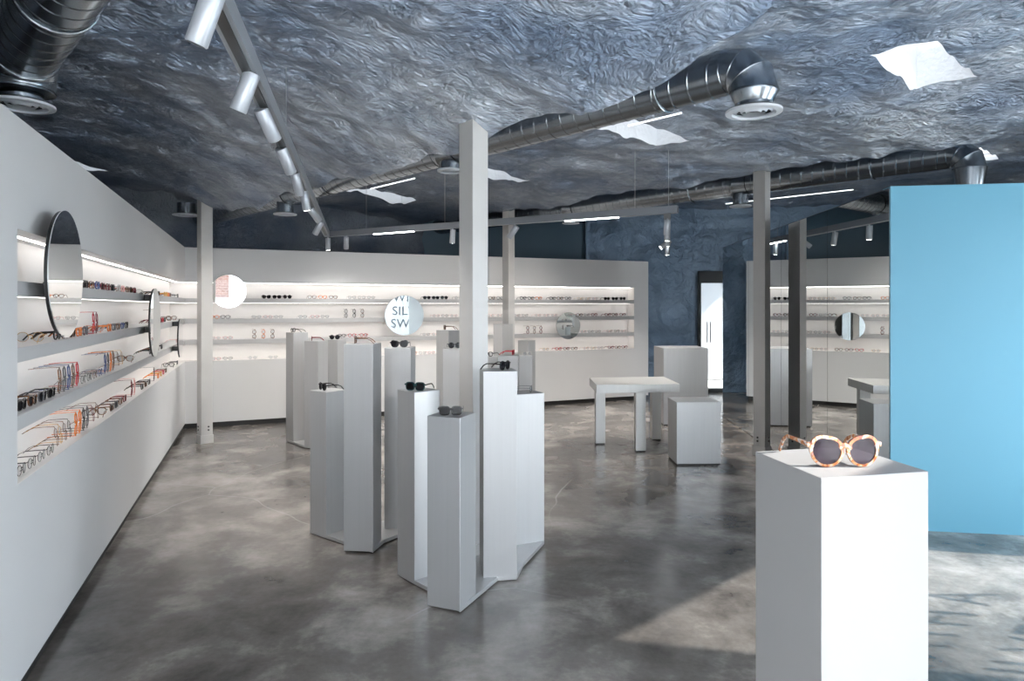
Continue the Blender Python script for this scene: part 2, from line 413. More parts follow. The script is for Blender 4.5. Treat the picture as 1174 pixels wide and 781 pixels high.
# ------------------------------------------------------------------ storefront
HZ=2.84
b=MB()
def sw(d0,d1,z0,z1): b.prism([JP(d0,0),JP(d1,0),JP(d1,.14),JP(d0,.14)],z0,z1)
sw(-8,-3.1,HZ,3.75); sw(-3.1,-1.9,3.12,3.75); sw(-1.9,7,HZ,3.75); sw(-8,-7.5,0,HZ); sw(-3.1,-1.9,0,2.60); sw(-.8,-.45,0,HZ); sw(2.18,2.9,0,HZ); sw(4.6,7,0,HZ)  # unseen middle pier and high slot shaped to steer sun over the foreground plinth
tag(b.build('wall_front',M['storew']),kind='structure')
def window(n,d0,d1,mull,text=None):
    m=MB()
    for d in [d0+.0]+mull+[d1-.05]:
        m.prism([JP(d,.03),JP(d+.05,.03),JP(d+.05,.10),JP(d,.10)],0,HZ)
    m.prism([JP(d0,.03),JP(d1,.03),JP(d1,.10),JP(d0,.10)],0,.05)
    m.prism([JP(d0,.03),JP(d1,.03),JP(d1,.10),JP(d0,.10)],HZ-.04,HZ)
    w=m.build('window_%d'%n,M['spot']); tag(w,kind='structure')
    g=MB(); g.prism([JP(d0,.06),JP(d1,.06),JP(d1,.066),JP(d0,.066)],.05,HZ-.04)
    g.build('window_glass',M['glass'],w); return w
window(1,-7.5,-3.1,[-5.9,-4.4])
window(10,-1.9,-.8,[])
w2=window(2,-.45,2.18,[])
def text(s,d,z,size,par):
    c=bpy.data.curves.new('window_lettering','FONT'); c.body=s; c.size=size; c.extrude=.0015; c.space_character=1.05
    o=bpy.data.objects.new('window_lettering',c); COL.objects.link(o)
    X=Vector((D.x,D.y,0)); Z=Vector((DN.x,DN.y,0)); Y=Vector((0,0,1))
    R=Matrix((X,Y,Z)).transposed().to_4x4()
    p=JP(d,.055); o.matrix_world=Matrix.Translation((p.x,p.y,z))@R
    c.materials.append(M['vinyl']); o.parent=par
    return o
text('WITH A',-.08,1.78,.36,w2); text('SILVER',-.10,1.39,.36,w2); text('SW',-.14,1.02,.36,w2)
window(9,2.9,4.6,[])
# white sun blocker added outside to trim the sun patch from the lettered window
fa=JP(0)+V2(.98,-.2)*1.6
b=MB(); b.prism([fa,fa-D*1.5,fa-D*1.5+DN*.12,fa+DN*.12],-.125,4.3); tag(b.build('added_sun_blocker',M['extw']),'added white sun blocker outside, backdrop to the window lettering','wall')
# street outside
b=MB(); b.prism([V2(-30,-30),V2(40,-30),V2(40,40),V2(-30,40)],-.2,-.125); tag(b.build('ground_outside',M['ext']),kind='structure')
b=MB(); b.prism([(-8,-12.5),(5.4,-12.5),(5.4,-15),(-8,-15)],-.1,7.5)
tag(b.build('brick_building',M['brick']),'pink brick building across the street seen in the round mirror','building')
b=MB(); b.prism([(-6,-11.2),(18,-7.2),(18,-7.5),(-6,-11.5)],-.125,2.0)
tag(b.build('garden_wall',M['extw']),'low white street wall reflected in the small round mirror','wall')
b=MB(); b.prism([(5.7,-14.5),(30,-9),(30,-13),(5.7,-18)],-.1,6)
tag(b.build('white_building',M['extw']),'bright white building beside the brick one across the street','building')

# ------------------------------------------------------------------ mirrored box with cyan front
MX=lambda y: 2.79+.07*(y-4.93)
c1=V2(MX(4.93),4.93); c2=V2(MX(9.95),9.95); md=(c2-c1).normalized(); mn=V2(md.y,-md.x) # to the right
fd=V2(1,-.15).normalized(); ZB=2.535
bw=MB(); bw.prism([c1+mn*.02+V2(0,.03),c2+mn*.02,c2+mn*.16,c1+mn*.16+V2(0,.03)],0,ZB-.004)
tag(bw.build('partition_wall',M['dwall']),kind='structure')
m=MB(); e=c1+fd*3.3; m.prism([c1+mn*.006,e,e+V2(.02,.14),c1+mn*.006+V2(.02,.14)],0,ZB)
tag(m.build('wall_cyan',M['cyan']),kind='structure')
mir=empty('mirror_wall',(c1.x,c1.y,0)); tag(mir,'tall wall of four frameless mirror panels running back from the cyan wall','mirror')
ys=[4.935,6.07,7.33,8.60,9.95]
for i in range(4):
    p=V2(MX(ys[i]+.003),ys[i]+.003); q=V2(MX(ys[i+1]-.003),ys[i+1]-.003)
    m=MB(); m.prism([p,q,q+mn*.008,p+mn*.008],.012,ZB-.015); rel(m.build('mirror_panel',M['mirror']),mir)
m=MB(); m.prism([c1+mn*.009,c2+mn*.009,c2+mn*.02,c1+mn*.02],0,ZB-.008); rel(m.build('backing',M['black']),mir)
m=MB(); m.prism([c1+V2(0,.01),c2,c2+mn*.009,c1+V2(0,.01)+mn*.009],0,.010); rel(m.build('floor_channel',M['black']),mir)

# ------------------------------------------------------------------ posts
CW=.136
labels=['square grey steel post at the centre of the front plinth cluster','square grey steel post standing beside the left wall of shelves',
 'square grey steel post close in front of the rear shelf wall','square grey steel post in front of the mirror wall']
for (x,y),lb in zip(COLPOS,labels):
    k,t=tokt(x,y); top=ceil_base(k,t)+.10
    r=empty('support_post',(x,y,0)); tag(r,lb,'post','steel posts carrying the ceiling')
    h=CW/math.sqrt(2)
    m=MB(); m.prism([(0,-h),(h,0),(0,h),(-h,0)],0,top); m.build('shaft',M['post'],r,bevel=.004)
    h2=h+.012
    m=MB(); m.prism([(0,-h2),(h2,0),(0,h2),(-h2,0)],0,.10); m.build('base_sleeve',M['post'],r,bevel=.003)
    for z in (.16,.20):
        for s in (-1,1):
            m=MB(); c=Vector((s*h*.62,-h*.38,z)); n=Vector((s,-1,0)).normalized()
            m.tube([c,c+n*.008],.010,10); m.build('bolt',M['black'],r)
# post base foam collar comes with the ceiling

# ------------------------------------------------------------------ plinth clusters
def rect(F,ang,wl,wr):
    """front corner F, left edge leaving along (-cos,+sin), right edge along (sin,cos)"""
    c,s=math.cos(math.radians(ang)),math.sin(math.radians(ang))
    f=V2(*F); l=f+V2(-c,s)*wl; r=f+V2(s,c)*wr; return [f,r,l+(r-f),l]
PED={}
def pedestal(root,name,F,ang,wl,wr,h):
    q=rect(F,ang,wl,wr); m=MB(); m.prism(q,.012,h); PED[name]=(q,h,ang)
    o=m.build('pedestal',M['alu'],bevel=.0025); rel(o,root); return o
def hull(pts):
    pts=sorted(set((round(p[0],4),round(p[1],4)) for p in pts))
    def half(ps):
        h=[]
        for p in ps:
            while len(h)>1 and (h[-1][0]-h[-2][0])*(p[1]-h[-2][1])-(h[-1][1]-h[-2][1])*(p[0]-h[-2][0])<=0: h.pop()
            h.append(p)
        return h
    a=half(pts); c=half(reversed(pts)); return a[:-1]+c[:-1]
def cluster(label,specs,plate=None):
    q0=rect(*specs[0][1:5]); root=empty('plinth_cluster',(q0[0].x,q0[0].y,0)); tag(root,label,'display stand','aluminium plinth clusters')
    pts=[]
    for s in specs:
        pedestal(root,*s); pts+=[tuple(p) for p in rect(*s[1:5])]
    m=MB(); m.prism(plate or hull(pts),0.006,.030); rel(m.build('base_plate',M['alu'],bevel=.002),root)
    return root
cluster('front cluster of four slim aluminium plinths around a steel post',[
 ('P1',(-.2786,3.576),22,.20,.20,1.05),('P2',(-.576,3.937),48,.185,.185,1.14),
 ('P3',(.0309,4.009),-9,.205,.20,1.26),('P4',(.2228,4.606),-24,.22,.20,1.05)],
 plate=[(-.69,4.07),(-.576,3.937),(-.40,3.76),(-.2786,3.576),(-.085,3.99),(.0309,4.009),(.07,4.2),(.2228,4.606),(.14,4.78),(-.3,4.7),(-.55,4.2)])
cluster('cluster of three aluminium plinths directly left of the front one',[
 ('P8',(-1.314,4.718),38,.19,.19,1.04),('P7',(-.9266,4.444),6,.20,.19,1.395),('P9',(-.735,4.85),2,.195,.19,1.345)],
 plate=[(-1.466,4.835),(-1.314,4.718),(-1.16,4.60),(-.9266,4.444),(-.889,4.62),(-.735,4.85),(-.73,5.04),(-.93,5.04),(-1.2,5.0),(-1.35,4.95)])
cluster('farther cluster of aluminium plinths near the rear shelf wall, left side',[
 ('P10',(-2.614,7.977),45,.19,.19,1.33),('P11',(-2.23,7.675),20,.19,.19,1.245),('P12',(-2.12,8.10),20,.19,.19,1.24)])
cluster('cluster of aluminium plinths hidden mostly behind the front post',[
 ('P5',(-.46,6.25),4,.19,.19,1.25),('P6',(-.69,7.25),42,.20,.20,1.385),('P16',(.063,6.85),4,.21,.19,1.14),('P17',(-.16,7.35),6,.18,.18,1.09)])
cluster('farthest cluster of aluminium plinths beside the rear post',[
 ('P13',(-.134,9.0),50,.19,.19,1.405),('P15',(.245,8.02),2,.18,.18,1.05),('P14',(.225,9.15),32,.17,.19,1.175)])
# fix rect orientation helper for P15: its F is the right front corner
# foreground plinth
fg=rect((1.7946*.28,3.871*.28),-13,0,0)
Fp=V2(1.7946,3.871)*.28; Rp=V2(2.520,4.037)*.28; Lp=V2(1.675,4.589)*.28; Bp=Rp+(Lp-Fp)
m=MB(); m.prism([Fp,Rp,Bp,Lp],.01,1.37)
fgr=empty('display_plinth',(Fp.x,Fp.y,0)); tag(fgr,'tall white square plinth alone in front, carrying marbled round sunglasses','display stand')
rel(m.build('pedestal',M['white'],bevel=.0012),fgr)
m=MB(); m.prism([Fp+V2(.01,.01),Rp+V2(-.01,.01),Bp+V2(-.01,-.01),Lp+V2(.01,-.01)],0,.01); rel(m.build('base_plate',M['toe']),fgr)

# ------------------------------------------------------------------ table and boxes
tb=empty('display_table',(.95,7.5,0)); tag(tb,'low square aluminium table on chunky square legs before the mirror wall','table')
m=MB(); m.prism([(.95,7.5),(1.91,7.6),(1.91,8.39),(.96,8.27)],.668,.763); rel(m.build('table_top',M['tab'],bevel=.002),tb)
for (x,y) in ((.998,7.94),(1.40,7.535),(1.72,8.19)):
    m=MB(); m.prism([(x,y),(x+.115,y+.01),(x+.113,y+.125),(x-.002,y+.115)],.014,.668); lg=rel(m.build('leg',M['tab'],bevel=.002),tb)
    m=MB(); m.prism([(x+.008,y+.008),(x+.107,y+.018),(x+.105,y+.117),(x+.006,y+.107)],0,.014); f=m.build('foot_pad',M['black']); f.parent=lg; f.matrix_parent_inverse=Matrix.Identity(4)
    f.matrix_parent_inverse=lg.matrix_parent_inverse.inverted()@lg.matrix_parent_inverse
def cube_box(q,h,label,name='display_box'):
    r=empty(name,(q[0][0],q[0][1],0)); tag(r,label,'stool' if name=='box_stool' else 'cabinet')
    m=MB(); m.prism(q,.018,h); rel(m.build('body',M['alud'],bevel=.002),r)
    cx=sum(p[0] for p in q)/4; cy=sum(p[1] for p in q)/4
    m=MB(); m.prism([(cx+(p[0]-cx)*.95,cy+(p[1]-cy)*.95) for p in q],0,.018); rel(m.build('recessed_base',M['black']),r)
cube_box([(1.703,6.896),(2.163,6.91),(2.163,7.31),(1.703,7.29)],.654,'knee-high brushed aluminium box stool in front of the square table','box_stool')
cube_box([(2.09,9.2),(2.71,9.22),(2.71,9.80),(2.08,9.78)],1.067,'waist-high brushed aluminium box counter behind the square table','counter_box')

# ------------------------------------------------------------------ round mirrors
def round_mirror(c,n,r,z,off,label,brz,yaw=0,pitch=0):
    root=empty('round_mirror',(c.x,c.y,z)); nn=Vector((n.x,n.y,0))
    nn.rotate(Euler((0,0,math.radians(yaw)))); tag(root,label,'mirror','round frameless mirrors on the shelf walls')
    side=Vector((-nn.y,nn.x,0)); f=nn*off; tilt=Vector((0,0,math.tan(math.radians(pitch))))
    nz=(nn+tilt).normalized(); upv=side.cross(nz)*-1 if side.cross(nz).z<0 else side.cross(nz)
    def disc(o0,o1,rad,name,mat):
        m=MB(); vs=[];N=64
        for o_ in (o0,o1):
            for i in range(N):
                a=2*PI*i/N; p=f+nz*o_+side*math.cos(a)*rad+upv*math.sin(a)*rad; vs.append(p)
        m.raw(vs,[tuple(range(N)),tuple(range(N,2*N))]+[(i,(i+1)%N,N+(i+1)%N,N+i) for i in range(N)])
        return m.build(name,mat,root)
    disc(0,.004,r,'mirror_glass',M['mirrord']); disc(-.014,-.0005,r-.003,'backing',M['black'])
    for bz in brz:
        m=MB(); a=f-nz*.012+Vector((0,0,bz-z)); m.bar(a,a-nn*(off-.012-.001),.05,.05); m.build('bracket',M['black'],root)
NiL=-NL; NiR=-NR
round_mirror(PL(.21),NiL,.30,1.80,.085,'largest round mirror, nearest one on the left shelf wall',[1.724])
round_mirror(PL(3.08),NiL,.30,1.505,.085,'narrow-looking round mirror midway along the left shelf wall',[1.724,1.444])
round_mirror(PL(5.07),NiL,.225,1.28,.085,'round mirror turned edge-on at the far end of the left shelf wall',[1.444,1.159])
round_mirror(PR(.54),NiR,.225,1.85,.05,'small round mirror reflecting the pink brick street on the rear wall',[1.724])
round_mirror(PR(2.983),NiR,.30,1.51,.05,'round mirror on the rear wall reflecting the window lettering',[1.444],yaw=1.38)
round_mirror(PR(5.773),NiR,.225,1.32,.05,'small dark round mirror on the rear wall right of the posts',[1.444])

# ------------------------------------------------------------------ ducts
def spiral(m,a,bb,r,pitch=.12,seg=40,rib=.003,phase=0):
    a=Vector(a); bb=Vector(bb); d=(bb-a); L_=d.length; d.normalize()
    rr=d.cross(Vector((0,0,1))).normalized(); q=rr.cross(d)
    prof=[]; n=int(L_/pitch)+1
    for i in range(-1,n+1):
        for (o_,e) in ((0,0),(.004,rib),(.012,rib),(.016,0)): prof.append((i*pitch+o_,e))
    vs=[];
    for (s_,e) in prof:
        for j in range(seg+1):
            ph=2*PI*j/seg; s2=min(max(s_+pitch*j/seg,0),L_)
            vs.append(a+d*s2+(rr*math.cos(ph)+q*math.sin(ph))*(r+e))
    f=[]
    for i in range(len(prof)-1):
        for j in range(seg): f.append((i*(seg+1)+j,i*(seg+1)+j+1,(i+1)*(seg+1)+j+1,(i+1)*(seg+1)+j))
    m.raw(vs,f)
def diffuser(root,c,z,R,neck_top,rn):
    x,y=c
    m=MB(); m.tube([(x,y,neck_top),(x,y,z+.012)],rn,32,cap=False); rel(m.build('neck',M['galv'],smooth=True),root)
    m=MB(); N=40; vs=[]
    for (rad,zz) in ((rn*.98,z+.02),(R,z+.012),(R,z),(R*.78,z-.004),(R*.76,z+.012)):
        for i in range(N): a=2*PI*i/N; vs.append((x+math.cos(a)*rad,y+math.sin(a)*rad,zz))
    fs=[(k*N+i,k*N+(i+1)%N,(k+1)*N+(i+1)%N,(k+1)*N+i) for k in range(4) for i in range(N)]
    m.raw(vs,fs); g=rel(m.build('grille',M['diff'],smooth=True),root)
    m=MB()
    for rad in (.6,.42,.24):
        vs=[]
        for (ra,zz) in ((R*rad,z),(R*rad*1.0+R*.10,z+.018)):
            for i in range(N): a=2*PI*i/N; vs.append((x+math.cos(a)*ra,y+math.sin(a)*ra,zz))
        m.raw(vs,[(i,(i+1)%N,N+(i+1)%N,N+i) for i in range(N)])
    m.raw([(x+math.cos(2*PI*i/N)*R*.75,y+math.sin(2*PI*i/N)*R*.75,z+.03) for i in range(N)],[tuple(range(N))],1)
    o=m.build('louvre',[M['diff'],M['diffd']],smooth=True); rel(o,root)
def duct(label,start,dirv,length,zc,r,drop_z,R,taps=(),straps=(),pitch=.12,elbow=True):
    """start = plan point of the vertical drop; runs off along dirv"""
    s=V2(*start); dv=V2(*dirv).normalized(); root=empty('air_duct',(s.x,s.y,zc)); tag(root,label,'duct','galvanised spiral ducts')
    eR=r*1.15
    a=s+dv*eR; e=s+dv*length
    m=MB(); spiral(m,(a.x,a.y,zc),(e.x,e.y,zc),r,pitch); rel(m.build('duct_run',M['galv'],smooth=True),root)
    if elbow:
        N=3; prev=None
        for i in range(N):
            m=MB(); pts=[]
            for k in (i,i+1):
                an=PI/2*k/N
                pts.append(Vector((s.x+dv.x*(eR-eR*math.sin(an)),s.y+dv.y*(eR-eR*math.sin(an)),zc-eR+eR*math.cos(an))))
            # gore: ring planes at the joint angles
            vs=[]; sg=36
            for k,p in zip((i,i+1),pts):
                an=PI/2*k/N; tdir=Vector((-dv.x*math.cos(an),-dv.y*math.cos(an),-math.sin(an)))
                sd=Vector((-dv.y,dv.x,0)); up=sd.cross(tdir)
                for (ofs,rad) in (((0,r+.003),(0.004,r+.0)) if k==i else ((-.004,r+.0),(0,r+.003))):
                    for j in range(sg):
                        q=2*PI*j/sg; vs.append(p+tdir*ofs+(sd*math.cos(q)+up*math.sin(q))*rad)
            fs=[(k*sg+j,k*sg+(j+1)%sg,(k+1)*sg+(j+1)%sg,(k+1)*sg+j) for k in range(3) for j in range(sg)]
            m.raw(vs,fs); rel(m.build('elbow_gore',M['galv'],smooth=True),root)
        zb=zc-eR
        m=MB(); m.tube([(s.x,s.y,zb),(s.x,s.y,zb-.01),(s.x,s.y,drop_z+.05)],[r,r,R*.66],36,cap=False); rel(m.build('reducer',M['galv'],smooth=True),root)
        diffuser(root,(s.x,s.y),drop_z,R,drop_z+.06,R*.66)
    for (L_,zr,Rr) in taps:
        c=s+dv*L_; diffuser(root,(c.x,c.y),zr,Rr,zc-r*.5,Rr*.72)
        m=MB(); spiral(m,(c.x-dv.x*.12,c.y-dv.y*.12,zc),(c.x+dv.x*.12,c.y+dv.y*.12,zc),r+.006,.3,rib=0.002); rel(m.build('tap_collar',M['galv'],smooth=True),root)
    for L_ in straps:
        c=s+dv*L_; m=MB()
        sd=V2(-dv.y,dv.x)
        for g in (-1,1):
            m.bar((c.x+sd.x*g*(r+.006),c.y+sd.y*g*(r+.006),zc),(c.x+sd.x*g*(r+.006)*.6,c.y+sd.y*g*(r+.006)*.6,3.2),.03,.003,up=(dv.x,dv.y,0))
        pts=[(c.x+sd.x*math.cos(q)*(r+.006),c.y+sd.y*math.cos(q)*(r+.006),zc-math.sin(q)*(r+.006)) for q in np.linspace(0,PI,14)]
        for i in range(13): m.bar(pts[i],pts[i+1],.03,.003,up=(dv.x,dv.y,0)) if False else m.tube([pts[i],pts[i+1]],.006,6)
        rel(m.build('hanger_strap',M['galv']),root)
    return root
eb=-ES
duct('spiral duct ending in a downturned round vent near the ceiling centre',(1.29,3.56),eb,9.0,2.935,.125,2.68,.145,
     taps=[(2.61,2.75,.105),(5.67,2.70,.13)],straps=[.55,4.6])
duct('long spiral duct behind the rear ceiling ridge, above the cyan wall',(4.40,6.42),eb,9.6,3.14,.145,2.62,.15,
     taps=[(2.35,2.86,.13),(5.1,2.90,.13)],straps=[.85,3.0])
duct('dark spiral duct over the near end of the left wall',(-2.53,3.44),ES,6.2,2.935,.15,2.68,.15,straps=[.95])
r=empty('ceiling_vent',(-4.1,8.35,2.8)); tag(r,'round ceiling vent behind the left post by the wall corner','vent')
diffuser(r,(-4.25,8.70),2.83,.165,2.99,.11)

# ------------------------------------------------------------------ linear pendant and spots
ZP=2.60
Rr=V2(1.69,6.81); Ll=V2(-2.55,9.20); dA=V2(.2275,-1).normalized() # toward the camera
Ae=Ll+V2(1.45/6.38*1,-1).normalized()*9.6
pend=empty('linear_pendant',(Rr.x,Rr.y,ZP)); tag(pend,'long grey linear pendant light forming three arms under the ceiling','pendant light')
def arm(p,q,name='beam_arm',w=.072,h=.075):
    m=MB(); m.bar((*p,ZP+h/2),(*q,ZP+h/2),w,h); return rel(m.build(name,M['beam']),pend)
arm(Rr,Ll); arm(Ll,Ae)
A2s=V2(1.60,6.88); A2e=A2s+V2(.234,1).normalized()*4.0; arm(A2s,A2e)
def onarm(p,d,u):  # plan point on the arm seen under a bearing
    q=(u-587)/F; k=(q*p.y-p.x)/(d.x-q*d.y); return p+d*k
dR=(Ll-Rr).normalized(); dAA=(Ae-Ll).normalized()
for (u0,u1) in ((648,709),(429,474)):
    p=onarm(Rr,dR,u0); q=onarm(Rr,dR,u1); m=MB(); m.bar((*p,ZP-.004),(*q,ZP-.004),.03,.007); rel(m.build('light_panel',M['ledp']),pend)
m=MB(); q0=A2e-V2(.234,1).normalized()*1.0; m.bar((*q0,ZP-.004),(*A2e,ZP-.004),.03,.007); rel(m.build('light_panel',M['ledp']),pend)
# dark track slot under the near arm
m=MB(); m.bar((*(Ll+dAA*.3),ZP-.003),(*Ae,ZP-.002),.036,.006); rel(m.build('track_slot',M['black']),pend)
def ceil_at(p):
    k,t=tokt(p.x,p.y); return ceil_z(k,t)
m_=[onarm(Rr,dR,728),onarm(Rr,dR,766.5),onarm(Rr,dR,510),onarm(Rr,dR,420),Ll+dAA*2,Ll+dAA*5.2,A2e-V2(.2,1)*.8]
for p in m_:
    m=MB(); m.tube([(*p,ZP+.07),(*p,ceil_at(p)+.05)],.0022,6); rel(m.build('suspension_wire',M['wire']),pend)
def spot(p,aim,label,lit=True,L_=.165,R=.034,group='cylinder spots on the hanging light track',power=0,drop=.02):
    """p = plan point on the beam; aim = direction of the beam of light"""
    aim=Vector(aim).normalized()
    top=Vector((p.x,p.y,ZP)); root=empty('spotlight',top); tag(root,label,'spotlight',group)
    m=MB(); piv=Vector((0,0,-.045-drop)); m.tube([Vector((0,0,0)),piv],.011,10); m.build('stem',M['spot'],root,smooth=True)
    side=aim.cross(Vector((0,0,1)));
    side=side.normalized() if side.length>.05 else Vector((1,0,0))
    a=piv-aim*L_*.30; e=piv+aim*L_*.70
    m=MB(); m.tube([a,a+aim*.003,e-aim*.003,e,e-aim*.002],[R*.94,R,R,R*.94,R*.80],28); m.build('housing',M['spot'],root,smooth=True)
    m=MB(); m.tube([e-aim*.004,e+aim*.0012],R*.76,24); m.build('lens',M['lamp'] if lit else M['diffd'],root)
    if power:
        l=bpy.data.lights.new('spotlight_lamp','SPOT'); l.energy=power; l.spot_size=math.radians(115); l.spot_blend=.9; l.shadow_soft_size=.03; l.color=(1,.95,.88)
        lo=bpy.data.objects.new('spotlight_lamp',l); COL.objects.link(lo); lo.parent=root; lo.location=e+aim*.01
        lo.rotation_euler=aim.to_track_quat('-Z','Y').to_euler()
def A_at(v):   # point on the near arm whose underside shows at height v
    Y=(ZP-1.65)*F/(351-v); k=(Y-Ll.y)/dAA.y; return Ll+dAA*k
near=[(-8,(-.42,.1,-1),'largest, nearest grey cylinder spotlight on the overhead track',0),
 (84,(-.42,.1,-1),'second grey cylinder spotlight back along the overhead track',0),
 (125,(.22,.7,-.85),'third spotlight along the overhead track, tilted away from the window side',0),
 (170,(.2,.65,-.85),'fourth spotlight along the overhead track, behind the third',1),
 (199,(.1,.5,-.9),'fifth spotlight along the overhead track, bright rim showing',1),
 (219,(.1,.25,-1),'sixth spotlight along the track, glowing near the duct crossing',1),
 (238,(.3,.7,-.6),'seventh spotlight along the track, just past the duct crossing',1),
 (254,(-.5,.2,-.8),'eighth spotlight near the far end of the overhead track',1)]
for v,aim,lb,lit in near: spot(A_at(v),aim,lb,lit,power=42 if lit else 0,drop=0)
spot(onarm(Rr,dR,376),(0,.1,-1),'lit downward spotlight at the far left corner of the pendant',1,power=9)
spot(onarm(Rr,dR,397),(-.1,.3,-1),'small lit spotlight right of the pendant corner',1,power=9)
spot(onarm(Rr,dR,519),(-.08,.25,-1),'lit spotlight left of the front steel post',1,power=50)
spot(onarm(Rr,dR,590),(-.65,.3,-.9),'tilted lit spotlight in front of the rear steel post',1,power=60)
d2=V2(.234,1).normalized()
for i,(L_,aim,lb) in enumerate([(.35,(0,.2,-1),'nearest spotlight on the pendant arm leading to the door'),(1.05,(.0,.1,-1),'second spotlight on the pendant arm leading to the door'),
   (1.75,(.1,.2,-1),'third spotlight on the pendant arm leading to the door'),(2.5,(-.8,.1,-.6),'sideways-tilted spotlight on the pendant arm leading to the door'),(3.3,(.0,.1,-1),'farthest spotlight on the pendant arm leading to the door')]):
    spot(A2s+d2*L_,aim,lb,1 if i>0 else 0,power=75 if i else 0)
# LED tubes running beside ducts
def tube_light(p,q,z,label):
    m=MB(); m.bar((*p,z),(*q,z),.009,.007); o=m.build('light_tube',M['tube']); tag(o,label,'light tube','slim light tubes beside the ducts')
tube_light(V2(2.716,8.48),V2(3.81,7.45),2.95,'slim glowing light tube along the rear duct')
p=V2(1.29,3.56)+eb*.55+ET*.17; q=V2(1.29,3.56)+eb*.95+ET*.17; tube_light(p,q,2.83,'short glowing light tube behind the centre duct')
p=V2(1.29,3.56)+eb*3.35+ET*.17; q=V2(1.29,3.56)+eb*4.1+ET*.17; tube_light(p,q,2.82,'slim glowing light tube behind the far half of the centre duct')

# ------------------------------------------------------------------ eyewear
def tort(name,cols,scale):
    m,nt,b_=newmat(name); N=nt.nodes; L=nt.links
    tc=N.new('ShaderNodeTexCoord'); n=N.new('ShaderNodeTexNoise'); n.inputs['Scale'].default_value=scale; n.inputs['Detail'].default_value=2; n.inputs['Distortion'].default_value=1.5
    L.new(tc.outputs['Object'],n.inputs['Vector']); cr=N.new('ShaderNodeValToRGB'); cr.color_ramp.interpolation='B_SPLINE'
    e=cr.color_ramp.elements; e[0].position=cols[0][0]; e[0].color=(*cols[0][1],1); e[1].position=cols[-1][0]; e[1].color=(*cols[-1][1],1)
    for p_,c in cols[1:-1]: x=e.new(p_); x.color=(*c,1)
    L.new(n.outputs['Fac'],cr.inputs[0]); L.new(cr.outputs[0],b_.inputs['Base Color']); b_.inputs['Roughness'].default_value=.15; b_.inputs['Coat Weight'].default_value=.6
    return m
FM={'black':pbr('acetate_black',(.012,.012,.014),.18),'brown':tort('acetate_brown',[(.35,(.03,.012,.006)),(.5,(.12,.045,.015)),(.65,(.30,.12,.04))],70),
 'dark red':pbr('acetate_dark_red',(.16,.012,.02),.18),'red':pbr('acetate_red',(.50,.02,.035),.2),'orange':pbr('acetate_orange',(.75,.20,.035),.25),
 'yellow':pbr('acetate_amber',(.62,.33,.05),.25),'blue':pbr('acetate_blue',(.05,.08,.22),.2),'pink':pbr('acetate_pink',(.70,.36,.34),.3),
 'clear':pbr('acetate_clear',(.55,.54,.53),.2),'gold':pbr('gold_metal',(.55,.33,.12),.3,metal=1),'teal':pbr('acetate_teal',(.01,.045,.05),.18),
 'grey':pbr('acetate_grey',(.10,.10,.11),.2),
 'marbled':tort('acetate_marbled',[(.36,(.16,.03,.015)),(.44,(.40,.10,.02)),(.50,(.50,.22,.06)),(.57,(.50,.36,.29)),(.66,(.50,.45,.43))],48)}
LC=glassy('lens_clear',(.90,.91,.92),gl=.04)
LD=glassy('lens_dark',(.10,.10,.12),gl=.03,dark=.5)
LG=glassy('lens_smoke',(.42,.38,.42),gl=.035,dark=.25,dcol=(.07,.05,.07))
def outline(shape,w,h,n=28):
    pts=[]
    for i in range(n):
        a=2*PI*i/n; c,s=math.cos(a),math.sin(a)
        e={'round':1.0,'square':.55,'way':.72,'cat':.75,'panto':.93}[shape]
        x=math.copysign(abs(c)**e,c)*w/2; y=math.copysign(abs(s)**e,s)*h/2
        if shape in('way','cat'):
            if y<0: x*=1-.18*(-y/(h/2))
            if shape=='cat' and x>0 and y>0: y+=.22*h*(x/(w/2))*(y/(h/2)); x*=1.04
        if shape=='panto':
            if y<0: x*=1-.08*(-y/(h/2))
            elif x>0: y+=.16*h*(x/(w/2))*(y/(h/2)); x*=1.03
        if shape=='square' and y<0: x*=.95
        pts.append((x,y))
    return pts
